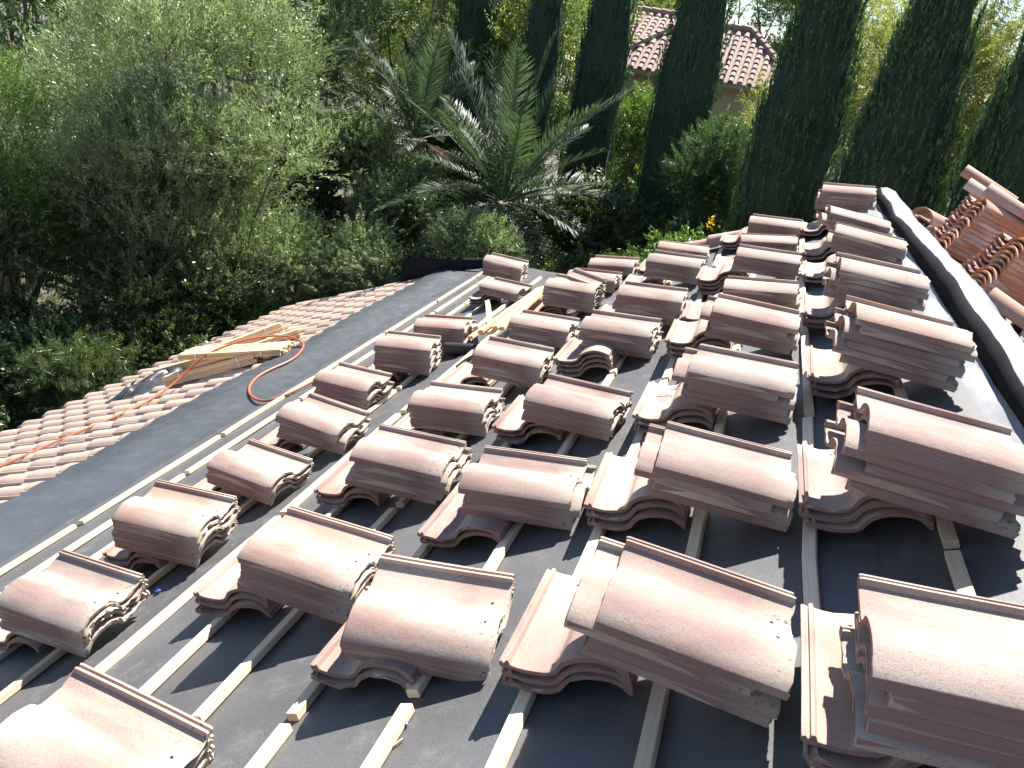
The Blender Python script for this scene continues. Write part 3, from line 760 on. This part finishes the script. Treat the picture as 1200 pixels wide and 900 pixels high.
def tree(name, label, base, lobes, mat, seed, ntw, per, tl, ll, lw, r0=.15, cat="tree", group="garden trees", rel=True, **kw):
    """base and lobes in metres; lobe heights count from the camera's level when rel"""
    r = np.random.default_rng(seed); base = np.array(base, float)
    root = empty(name, base); tag(root, label, cat, group)
    lb = [(x-base[0], y-base[1], (z+ZC if rel else z)-base[2], a, b_) for x, y, z, a, b_ in lobes]
    limbs(r, (0, 0, -.1), lb, r0).build("trunk", M['bark'], root, True)
    C, D, l, w, t = foliage(r, lb, ntw, per, tl, ll, lw, **kw)
    leaf_object("crown", C, D, l, w, t, M[mat], root, seed)
    return root
def cloud(r, c, rx, ry, rz, n, sr, sz=None):
    """n lobes spread through an ellipsoid crown"""
    out = []
    for _ in range(n):
        d = sph(r, 1)[0]*r.random()**.4
        s_ = sr*(.65+.7*r.random()); out.append((c[0]+d[0]*rx, c[1]+d[1]*ry, c[2]+d[2]*rz, s_, s_*(sz or .9)))
    return out
r0_ = np.random.default_rng(21)
# large silvery fine-leaved tree at the left
tree("olive_tree", "large silvery fine-leaved tree towering over the left eave", (-9.5, 12.0, 0),
     cloud(r0_, (-9.7, 11.8, -2.4), 2.2, 2.1, 2.8, 44, .88), 'olive', 1, 7600, 36, .55, .075, .014, .16, up=.45, lean=(-.1, 0, .15), fan=.38)
tree("leafy_tree", "bright green tree at the left edge below the silvery crown", (-11.6, 9.6, 0),
     cloud(r0_, (-11.6, 9.9, -3.3), 1.25, 1.3, 1.3, 14, .65), 'bright', 2, 2400, 30, .45, .075, .016, .1, up=.35)
tree("dark_tree", "dark green tree in the top left corner behind the silvery tree", (-16.5, 14.5, 0),
     cloud(r0_, (-16.2, 14.6, -.8), 2.0, 2.0, 2.6, 16, 1.1), 'bright', 3, 1800, 26, .6, .11, .03, .15)
tree("olive_tree", "silvery tree standing behind the large one, by tall fronds", (-12.4, 18.8, 0),
     cloud(r0_, (-12.2, 18.6, -.9), 2.6, 2.2, 2.8, 22, 1.1), 'olive', 4, 3000, 30, .65, .10, .02, .16, up=.45)
tree("feathery_tree", "yellow-green feathery tree behind the palms", (-10.2, 23.5, 0),
     cloud(r0_, (-10.0, 23.0, -.2), 3.6, 2.5, 3.4, 26, 1.2), 'yellowgreen', 5, 5600, 28, .8, .13, .03, .18, up=-.1)
tree("feathery_tree", "pale yellow-green tree between the two leftmost cypresses", (-8.6, 29, 0),
     cloud(r0_, (-8.4, 28.6, -.3), 2.6, 2.2, 3.2, 18, 1.2), 'yellowgreen', 6, 2000, 26, .8, .14, .035, .16, up=-.1)
tree("leafy_tree", "far green tree behind the yellow-green feathery one", (-14.5, 31, 0),
     cloud(np.random.default_rng(99), (-14.3, 30.7, -.3), 4.2, 2.0, 3.6, 22, 1.5), 'bright', 16, 2600, 28, .9, .18, .05, .2)
tree("pine_tree", "tall pine rising behind the neighbouring roof", (-1.0, 40, 0),
     cloud(r0_, (-.6, 39.5, 1.2), 3.6, 2.5, 3.4, 20, 1.4), 'bright', 7, 2400, 26, .9, .20, .035, .2)
tree("pine_tree", "pine behind the neighbouring house, above its left roof", (-9, 44, 0),
     cloud(r0_, (-8.6, 43, 1.0), 5.0, 2.5, 2.8, 20, 1.5), 'yellowgreen', 8, 2200, 26, 1.0, .22, .05, .2)
tree("pine_tree", "olive-green pine seen between the two middle right cypresses", (1.5, 21, 0),
     cloud(r0_, (1.4, 20.4, -.8), 2.2, 1.6, 3.0, 20, .95), 'pine', 9, 2600, 30, .6, .13, .016, .14)
tree("pine_tree", "olive-green pine seen between the two rightmost cypresses", (4.3, 19.5, 0),
     cloud(r0_, (3.9, 19, -.2), 2.2, 1.8, 3.4, 20, .95), 'pine', 10, 2600, 30, .6, .13, .016, .14)
tree("pine_tree", "pine filling the right background beyond the last cypress", (7.4, 22, 0),
     cloud(r0_, (7.0, 21.5, 0), 2.6, 1.8, 3.6, 18, 1.1), 'pine', 11, 2000, 28, .7, .14, .02, .14)
tree("leafy_tree", "rounded green tree below the neighbouring eave", (-.9, 25, 0),
     cloud(r0_, (-.7, 24.6, -3.2), 1.7, 1.4, 1.3, 16, .75), 'pinegreen', 12, 2400, 28, .5, .11, .02, .12)
tree("leafy_tree", "tree with dark leaves against the neighbouring wall", (-4.0, 26.5, 0),
     cloud(r0_, (-3.9, 26, -2.9), 2.8, 1.4, 1.3, 18, .8), 'bright', 13, 2200, 28, .5, .11, .025, .12)
tree("pine_sapling", "young green pine between the fourth and fifth cypress", (-1.05, 15.0, 0),
     cloud(r0_, (-1.0, 15.0, -2.3), .55, .55, 1.25, 14, .42), 'pinegreen', 14, 1800, 34, .3, .10, .009, .06)
tree("pine_sapling", "pale green pine sapling left of the fifth cypress", (-.15, 16.5, 0),
     cloud(r0_, (-.1, 16.6, -2.2), .7, .6, 1.3, 12, .45), 'pine', 15, 1500, 32, .32, .10, .010, .06)

# cypress row
def cypress(label, x, y, top, rad, seed, n):
    r = np.random.default_rng(seed); root = empty("cypress_tree", (x, y, 0)); tag(root, label, "cypress", "cypress row")
    Hh = top+ZC
    def rp(z): q = np.clip(z/Hh, 0, 1); return rad*np.minimum(1, (q*9+.15)**.6)*np.clip((1-q)*2.6, 0.02, 1)**.75
    tb = MB(); tb.tube([(0, 0, 0), (.02, 0, .5), (0, .01, Hh*.5), (0, 0, Hh*.92)], [rad*.16, rad*.13, rad*.08, .01], 8); tb.build("trunk", M['bark'], root, True)
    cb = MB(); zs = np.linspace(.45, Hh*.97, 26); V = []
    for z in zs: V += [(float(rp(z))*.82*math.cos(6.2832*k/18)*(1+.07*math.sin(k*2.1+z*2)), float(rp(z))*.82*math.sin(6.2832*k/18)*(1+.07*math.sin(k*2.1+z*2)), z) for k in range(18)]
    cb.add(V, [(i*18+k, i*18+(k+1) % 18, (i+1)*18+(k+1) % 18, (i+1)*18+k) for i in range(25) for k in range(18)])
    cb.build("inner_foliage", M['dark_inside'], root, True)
    # plume-like upright sprays
    npl = n//26
    z = .35 + (Hh*.985-.35)*r.random(npl)**.93; th = r.random(npl)*6.2832
    fur = 1 + .05*np.sin(th*7+z*.9+seed) + .04*np.sin(th*13-z*1.7) + r.normal(0, .03, npl)
    rr = rp(z)*(.80+.20*r.random(npl)**.5)*fur
    ps = np.stack([np.cos(th)*rr, np.sin(th)*rr, z], 1)
    pd = unit(np.stack([np.cos(th)*.10, np.sin(th)*.10, np.ones(npl)], 1) + r.normal(0, .06, (npl, 3)))
    pl = .24*(.6+.8*r.random(npl)); t = r.random((npl, 26))
    C = ps[:, None] + pd[:, None]*(pl[:, None]*(t-.3))[..., None] + r.normal(0, .011, (npl, 26, 3))
    D = unit(pd[:, None] + r.normal(0, .20, (npl, 26, 3)))
    tint = .35 + r.normal(0, .14, npl)[:, None] + (t-.4)*.35 + r.normal(0, .08, (npl, 26))
    m = npl*26
    leaf_object("crown", C.reshape(m, 3), D.reshape(m, 3), .075*(.7+.6*r.random(m)), .016*(.7+.6*r.random(m)), tint.reshape(m), M['cypress'], root, seed)
cypress("leftmost slender cypress rising behind the palm fronds", -7.95, 20.7, 5.0, .58, 41, 30000)
cypress("second slender cypress from the left, above the palm crown", -5.92, 19.9, 4.6, .50, 42, 30000)
cypress("third cypress from the left, before the neighbouring wall", -4.30, 19.6, 4.6, .64, 43, 36000)
cypress("fourth cypress from left, dark against the tiled neighbouring roof", -1.98, 17.0, 4.4, .66, 44, 40000)
cypress("fifth cypress, just left of the far ridge end", .22, 13.3, 3.2, .70, 45, 60000)
cypress("sixth cypress, right behind the far end of the ridge", 1.50, 11.9, 2.7, .72, 46, 66000)
cypress("rightmost cypress behind the terracotta stacks", 2.78, 11.2, 2.6, .76, 47, 66000)

# palms
def frond_mesh(name, seed, L, bend, mat, dead=False):
    r = np.random.default_rng(seed); nl = 54
    def pt(t): return np.array([L*(t - .12*bend*t*t), 0, -bend*L*.55*t**2.2])
    V = []; F = []; tint = []
    # rachis
    pts = [pt(t) for t in np.linspace(0, 1, 12)]
    for i, p in enumerate(pts):
        q = .022*(1-.85*i/11)
        for (a, b_) in ((0, q), (-q*1.3, -q*.4), (q*1.3, -q*.4)): V.append(p+np.array([0, a, b_])); tint.append(.75)
    for i in range(11):
        for k in range(3): F.append((i*3+k, i*3+(k+1) % 3, i*3+3+(k+1) % 3, i*3+3+k))
    for side in (-1, 1):
        for i in range(nl):
            t = .14 + .86*(i+r.random()*.6)/nl; p = pt(t); d = unit(pt(min(1, t+.02))-pt(t-.02))
            ll = L*.205*(math.sin(math.pi*min(1, (t*.86+.12)))**.55)*(.85+.3*r.random())
            fw = .75+.35*t; outw = np.array([0, side, 0])
            up = np.array([0, 0, .42 if not dead else -.7])
            dd = unit(d*fw + outw*(.85 if not dead else .6) + up*(1-.4*t) + r.normal(0, .09 if not dead else .22, 3))
            w_ = .019*(L/3)**.5*(1 if not dead else .75)
            sx = unit(np.cross(dd, np.array([0, -side*.5, 1.])))
            mid = p+dd*ll*.5; tip = p+dd*ll+np.array([0, 0, -ll*(.10 if not dead else .3)])
            n0 = len(V); V += [p, mid+sx*w_, tip, mid-sx*w_]; tv = .45+r.normal(0, .16); tint += [tv]*4
            F.append((n0, n0+1, n0+2, n0+3))
    me = bpy.data.meshes.new(name); me.from_pydata([tuple(map(float, v)) for v in V], [], F); me.update()
    at = me.attributes.new("tint", 'FLOAT', 'POINT'); at.data.foreach_set("value", np.clip(tint, 0, 1).astype(np.float32)); me.materials.append(mat)
    return me
FR = [frond_mesh("frond", 60+i, 3.0, b_, M['frond']) for i, b_ in enumerate((.12, .28, .45, .62))]
FD = [frond_mesh("dead_frond", 70+i, 2.4, b_, M['deadfrond'], True) for i, b_ in enumerate((.6, .9))]
def palm(label, x, y, crown_z, seed, ng, nd, scale=1.0, emin=-5, bias=None):
    r = np.random.default_rng(seed); root = empty("palm_tree", (x, y, 0)); tag(root, label, "palm", "palms in the garden")
    hz = crown_z+ZC
    b = MB(); pts = []; rad = []
    for i in range(30):
        t = i/29; pts.append((.08*math.sin(t*3), .05*math.cos(t*2), hz*t)); rad.append(.20+.05*(i % 2)-.03*t)
    b.tube(pts, rad, 14); b.build("trunk", M['palmbark'], root, True)
    top = np.array([.08*math.sin(3), .05*math.cos(2), hz])
    def put(me, az, el, roll, s_):
        o = link(me.name, me, root)
        d = np.array([math.cos(az)*math.cos(el), math.sin(az)*math.cos(el), math.sin(el)])
        up = np.array([0, 0, 1.]) - d*d[2]; up = unit(up) if np.linalg.norm(up) > .05 else np.array([-math.cos(az), -math.sin(az), 0])
        yv = np.cross(up, d); c, s2 = math.cos(roll), math.sin(roll)
        B = np.array([d, yv*c+up*s2, up*c-yv*s2]).T*s_
        m4 = Matrix.Identity(4)
        for i in range(3):
            for j in range(3): m4[i][j] = float(B[i, j])
            m4[i][3] = float(top[i]+d[i]*.12)
        o.matrix_basis = m4
    for i in range(ng):
        q = (i+.5)/ng; el = math.radians(84-(84-emin)*q**.8 + r.normal(0, 5)); az = i*2.39996+r.normal(0, .15)
        me = FR[min(3, int((1-el/1.5)*3.2+r.random()*.9))]
        put(me, az, el, r.normal(0, .25), scale*(.85+.25*r.random())*(.66+.34*max(0, el)/1.45))
    for i in range(nd):
        put(FD[i % 2], i*2.39996*1.3+1, math.radians(-12-55*r.random()), r.normal(0, .4), scale*(.6+.3*r.random()))
palm("big date palm with upright fronds in the centre background", -4.55, 14.2, -2.85, 81, 42, 22, 1.02, -28)
palm("palm with dead whitish fronds left of the big date palm", -7.3, 16.2, -2.3, 82, 26, 24, .85, 15)
palm("palm whose blue-green fronds rise above the silvery tree", -10.9, 15.4, -1.6, 83, 22, 6, .95)
palm("palm with dry fronds at left edge behind the crowns", -14.6, 12.2, -2.6, 84, 14, 12, .8)

# shrubs that fill the garden below
def shrub(label, x, y, zc, rx, rz, mat, seed, ntw=900, per=26, ll=.075, lw=.03, cat="shrub", name="shrub", **kw):
    r = np.random.default_rng(seed); root = empty(name, (x, y, 0)); tag(root, label, cat, "garden shrubs")
    lb = [(q[0], q[1], max(.3, q[2]), q[3], q[4]) for q in cloud(r, (0, 0, zc+ZC), rx*.62, rx*.62, rz*.62, 9, rx*.5)]
    limbs(r, (0, 0, -.1), lb, .05).build("stem", M['bark'], root, True)
    C, D, l, w, t = foliage(r, lb, ntw, per, .3, ll, lw, fan=.7, **kw)
    leaf_object("foliage", C, D, l, w, t, M[mat], root, seed); return root
SH = [(-8.6, 6.2, -5.6, .9, 1.3, 'shrub', "dark shrub at the lower left edge of the eave"), (-9.0, 7.8, -5.2, 1.1, 1.5, 'shrub', "dark shrub behind the eave tiles at left"),
      (-8.8, 9.4, -5.3, 1.1, 1.5, 'shrub', "dark shrub behind the plastic sheeting"), (-8.6, 11.0, -5.2, 1.1, 1.6, 'shrub', "dark shrub behind the lumber bundles"),
      (-8.0, 12.6, -5.0, 1.2, 1.7, 'olive', "mid-green shrub past the far corner of the eave"), (-6.6, 13.0, -4.6, 1.0, 1.5, 'olive', "light green wispy shrub beside the felt flap"),
      (-10.6, 8.6, -4.4, 1.3, 1.8, 'shrub', "tall dark shrub under the bright left tree"), (-10.8, 11.0, -4.5, 1.4, 1.9, 'shrub', "tall dark shrub below the silvery crown"),
      (-9.6, 14.4, -4.4, 1.6, 2.0, 'shrub', "broad dark shrub between the silvery tree and palms"), (-5.3, 12.9, -4.5, 1.0, 1.5, 'shrub', "dark shrub at the foot of the big palm"), (-4.0, 12.2, -3.35, .85, .8, 'olive', "wispy shrub hiding the big palm's trunk"), (-8.7, 15.9, -2.9, 1.3, 1.8, 'olive', "silvery shrub filling the gap right of the large tree"), (-6.9, 15.0, -3.4, 1.1, 1.6, 'olive', "silvery shrub before the palm with dead fronds"),
      (-3.4, 12.9, -4.4, 1.1, 1.6, 'shrub', "dark shrub right of the big palm's foot"), (-2.0, 12.4, -3.9, 1.0, 1.6, 'shrub', "dark shrub behind the far stacks of third column"),
      (-3.0, 15.6, -3.8, 1.4, 1.9, 'shrub', "broad dark shrub behind the palm's right fronds"), (-.75, 12.2, -3.1, .75, 1.1, 'bright', "sunlit green shrub with yellow flowers behind the fourth column"),
      (-6.2, 17.6, -4.2, 1.7, 2.2, 'shrub', "broad shrub behind the big palm"), (.9, 15.6, -3.6, 1.3, 1.9, 'pine', "dry olive-green shrub between fifth and sixth cypress"),
      (2.4, 15.0, -3.2, 1.3, 1.9, 'pine', "dry shrub between sixth and seventh cypress"), (-1.3, 19.6, -3.4, 1.7, 2.2, 'bright', "leafy shrub before the garden wall at right"),
      (-8.6, 19.4, -3.6, 1.9, 2.3, 'bright', "leafy shrub before the garden wall behind palms"), (-12.8, 12.6, -4.2, 1.8, 2.2, 'shrub', "dark shrub at far left behind the bright tree"),
      (-11.0, 6.6, -5.0, 1.4, 1.7, 'shrub', "dark shrub at the left picture edge")]
for i, (x, y, z, rx, rz, mt, lb) in enumerate(SH):
    k = 1.0 if y < 14 else .8
    shrub(lb, x, y, z, rx, rz, mt, 500+i, ntw=int((1700 if mt == 'olive' else 850)*rx), per=26, ll=.075*(1 if y < 14 else 1.4), lw=(.013 if mt == 'olive' else .03)*(1 if y < 14 else 1.4))
# feathery drooping sprigs by the eave
shrub("feathery green shrub leaning over the eave tiles at left", -8.15, 7.6, -4.85, .75, .5, 'shrub', 560, 330, 46, .11, .008, up=.5, lean=(.35, -.25, .1))
# yellow flowers
r = np.random.default_rng(9); fb = np.array([(-.62, 11.75, -2.05+ZC), (-.50, 11.8, -2.3+ZC), (-.7, 11.8, -2.5+ZC)])
for i, c in enumerate(fb):
    nfl = 26; C = c+r.normal(0, .05, (nfl, 3)); o = leaf_object("flower_cluster", C, sph(r, nfl), .045, .03, r.random(nfl), M['flower'], None, 600+i)
    tag(o, "%s yellow flower cluster on the sunlit shrub" % ("upper", "middle", "lower")[i], "flowers", "yellow flowers")
# low ground cover
n = 60000; r = np.random.default_rng(77)
C = np.stack([r.uniform(-22, 9, n), r.uniform(9.5, 34, n), np.abs(r.normal(0, .16, n))], 1)
cl = np.sin(C[:, 0]*1.3+np.sin(C[:, 1]))*np.cos(C[:, 1]*1.1) > -.35
C = C[cl]; D = unit(np.stack([r.normal(0, .5, len(C)), r.normal(0, .5, len(C)), np.ones(len(C))], 1))
gc = leaf_object("ground_cover", C, D, .22, .05, .4+r.normal(0, .2, len(C)), M['shrub'], None, 78); tag(gc, "low leafy ground cover under the trees", "ground cover", kind="stuff")

# ------------------------------------------------------------------ garden wall and the neighbouring house
gw = empty("garden_wall", (-5, 21.2, 0)); tag(gw, "brown block wall behind the garden shrubs", "wall")
for a, b_ in ((-14, -9.2), (-9.16, -4.4), (-4.36, .4), (.44, 5.2)):
    MB().box(((a+b_)/2, 0, 1.15), (b_-a)/2, .09, 1.15).build("wall_panel", M['blockwall'], gw)
    MB().box(((a+b_)/2, 0, 2.34), (b_-a)/2-.002, .12, .04).build("coping", M['stucco'], gw)
nb = empty("neighbour_house", (-4.5, 34, 0)); tag(nb, "beige neighbouring house with pink tiled hip roofs behind the cypresses", "house")
def hip(cx, cy, hx, hy, z0, hgt, rx):
    """hip roof over a rectangle; ridge runs along x with half length rx"""
    cx += 4.5; cy -= 34
    A = [(cx-hx, cy-hy), (cx+hx, cy-hy), (cx+hx, cy+hy), (cx-hx, cy+hy)]; Rr = [(cx-rx, cy), (cx+rx, cy)]
    core = MB().add([(*a, z0) for a in A] + [(*q, z0+hgt) for q in Rr], [(0, 1, 5, 4), (1, 2, 5), (2, 3, 4, 5), (3, 0, 4), (3, 2, 1, 0)])
    rf = core.build("roof", M['tile_old'], nb)
    tb = MB()
    def slope(p0, p1, q0, q1):
        p0, p1, q0, q1 = (np.array(x, float) for x in (p0, p1, q0, q1)); ed = p1-p0; Lw = np.linalg.norm(ed); ex = ed/Lw
        mid = (q0+q1)/2; up = mid-p0; up = up-ex*(up@ex); Hs = np.linalg.norm(up); ey = up/Hs; nrm = np.cross(ex, ey)
        a0, a1 = (q0-p0)@ex, (q1-p0)@ex; k = int(Lw/.3)
        for i in range(k):
            x = (i+.5)*Lw/k
            hmax = Hs*min(1, x/max(a0, 1e-6), (Lw-x)/max(Lw-a1, 1e-6)); m = max(1, int(hmax/.36))
            for j in range(m):
                y0, y1 = j*.36-.03, min((j+1)*.36, hmax)
                V = []
                for yy, zz, rr in ((y0, .035, .10), (y1, .0, .085)):
                    for a in np.linspace(0, math.pi, 6): V.append(p0+ex*(x+rr*math.cos(a))+ey*yy+nrm*(zz+rr*.8*math.sin(a)))
                tb.add(V, [(q, q+1, q+7, q+6) for q in range(5)] + [(5, 4, 3, 2, 1, 0)])
    c3 = [(*a, z0+.01) for a in A]; r3 = [(*q, z0+hgt+.01) for q in Rr]
    slope(c3[0], c3[1], r3[0], r3[1]); slope(c3[1], c3[2], r3[1], r3[1]); slope(c3[3], c3[0], r3[0], r3[0])
    to = tb.build("roof_tiles", M['tile_old'], rf, True); to["kind"] = "stuff"
    for e0, e1 in ((c3[0], r3[0]), (c3[1], r3[1]), (r3[0], r3[1])):
        e0, e1 = np.array(e0), np.array(e1); k = max(1, int(np.linalg.norm(e1-e0)/.38)); d = unit(e1-e0)
        for i in range(k):
            a = e0+(e1-e0)*i/k; b2 = e0+(e1-e0)*(i+1.08)/k
            MB().tube([a+np.array([0, 0, .06]), b2+np.array([0, 0, .04])], [.15, .12], 8).build("ridge_cap", M['tile_old'], rf, True)
    MB().add([(x, y, z) for z in (0, z0-.02) for x, y in ((cx-hx+.5, cy-hy+.5), (cx+hx-.5, cy-hy+.5), (cx+hx-.5, cy+hy-.5), (cx-hx+.5, cy+hy-.5))],
             [(0, 1, 5, 4), (1, 2, 6, 5), (2, 3, 7, 6), (3, 0, 4, 7)]).build("wall", M['stucco'], nb)
    MB().box((cx, cy-hy+.03, z0-.09), hx-.01, .025, .08).build("fascia", M['fascia'], nb)
hip(-5.9, 35.2, 2.8, 3.4, ZC+.15, 1.45, 1.4)
hip(-3.1, 32.6, 3.4, 3.4, ZC-.45, 1.75, 1.2)
for x, z in ((-5.9, 4.6), (-4.2, 4.6), (-2.4, 4.2)):
    w_ = MB().box((x+4.5, (31.88 if x < -5 else 29.68)-34, z), .55, .04, .6).build("window", M['strap'], nb)
    MB().box((x+4.5, (31.83 if x < -5 else 29.63)-34, z), .47, .02, .52).build("pane", M['pipe'], w_)
print("tiles fixed", nc, "loose", sum(1 for o in col.objects if o.name.startswith("pantile")))
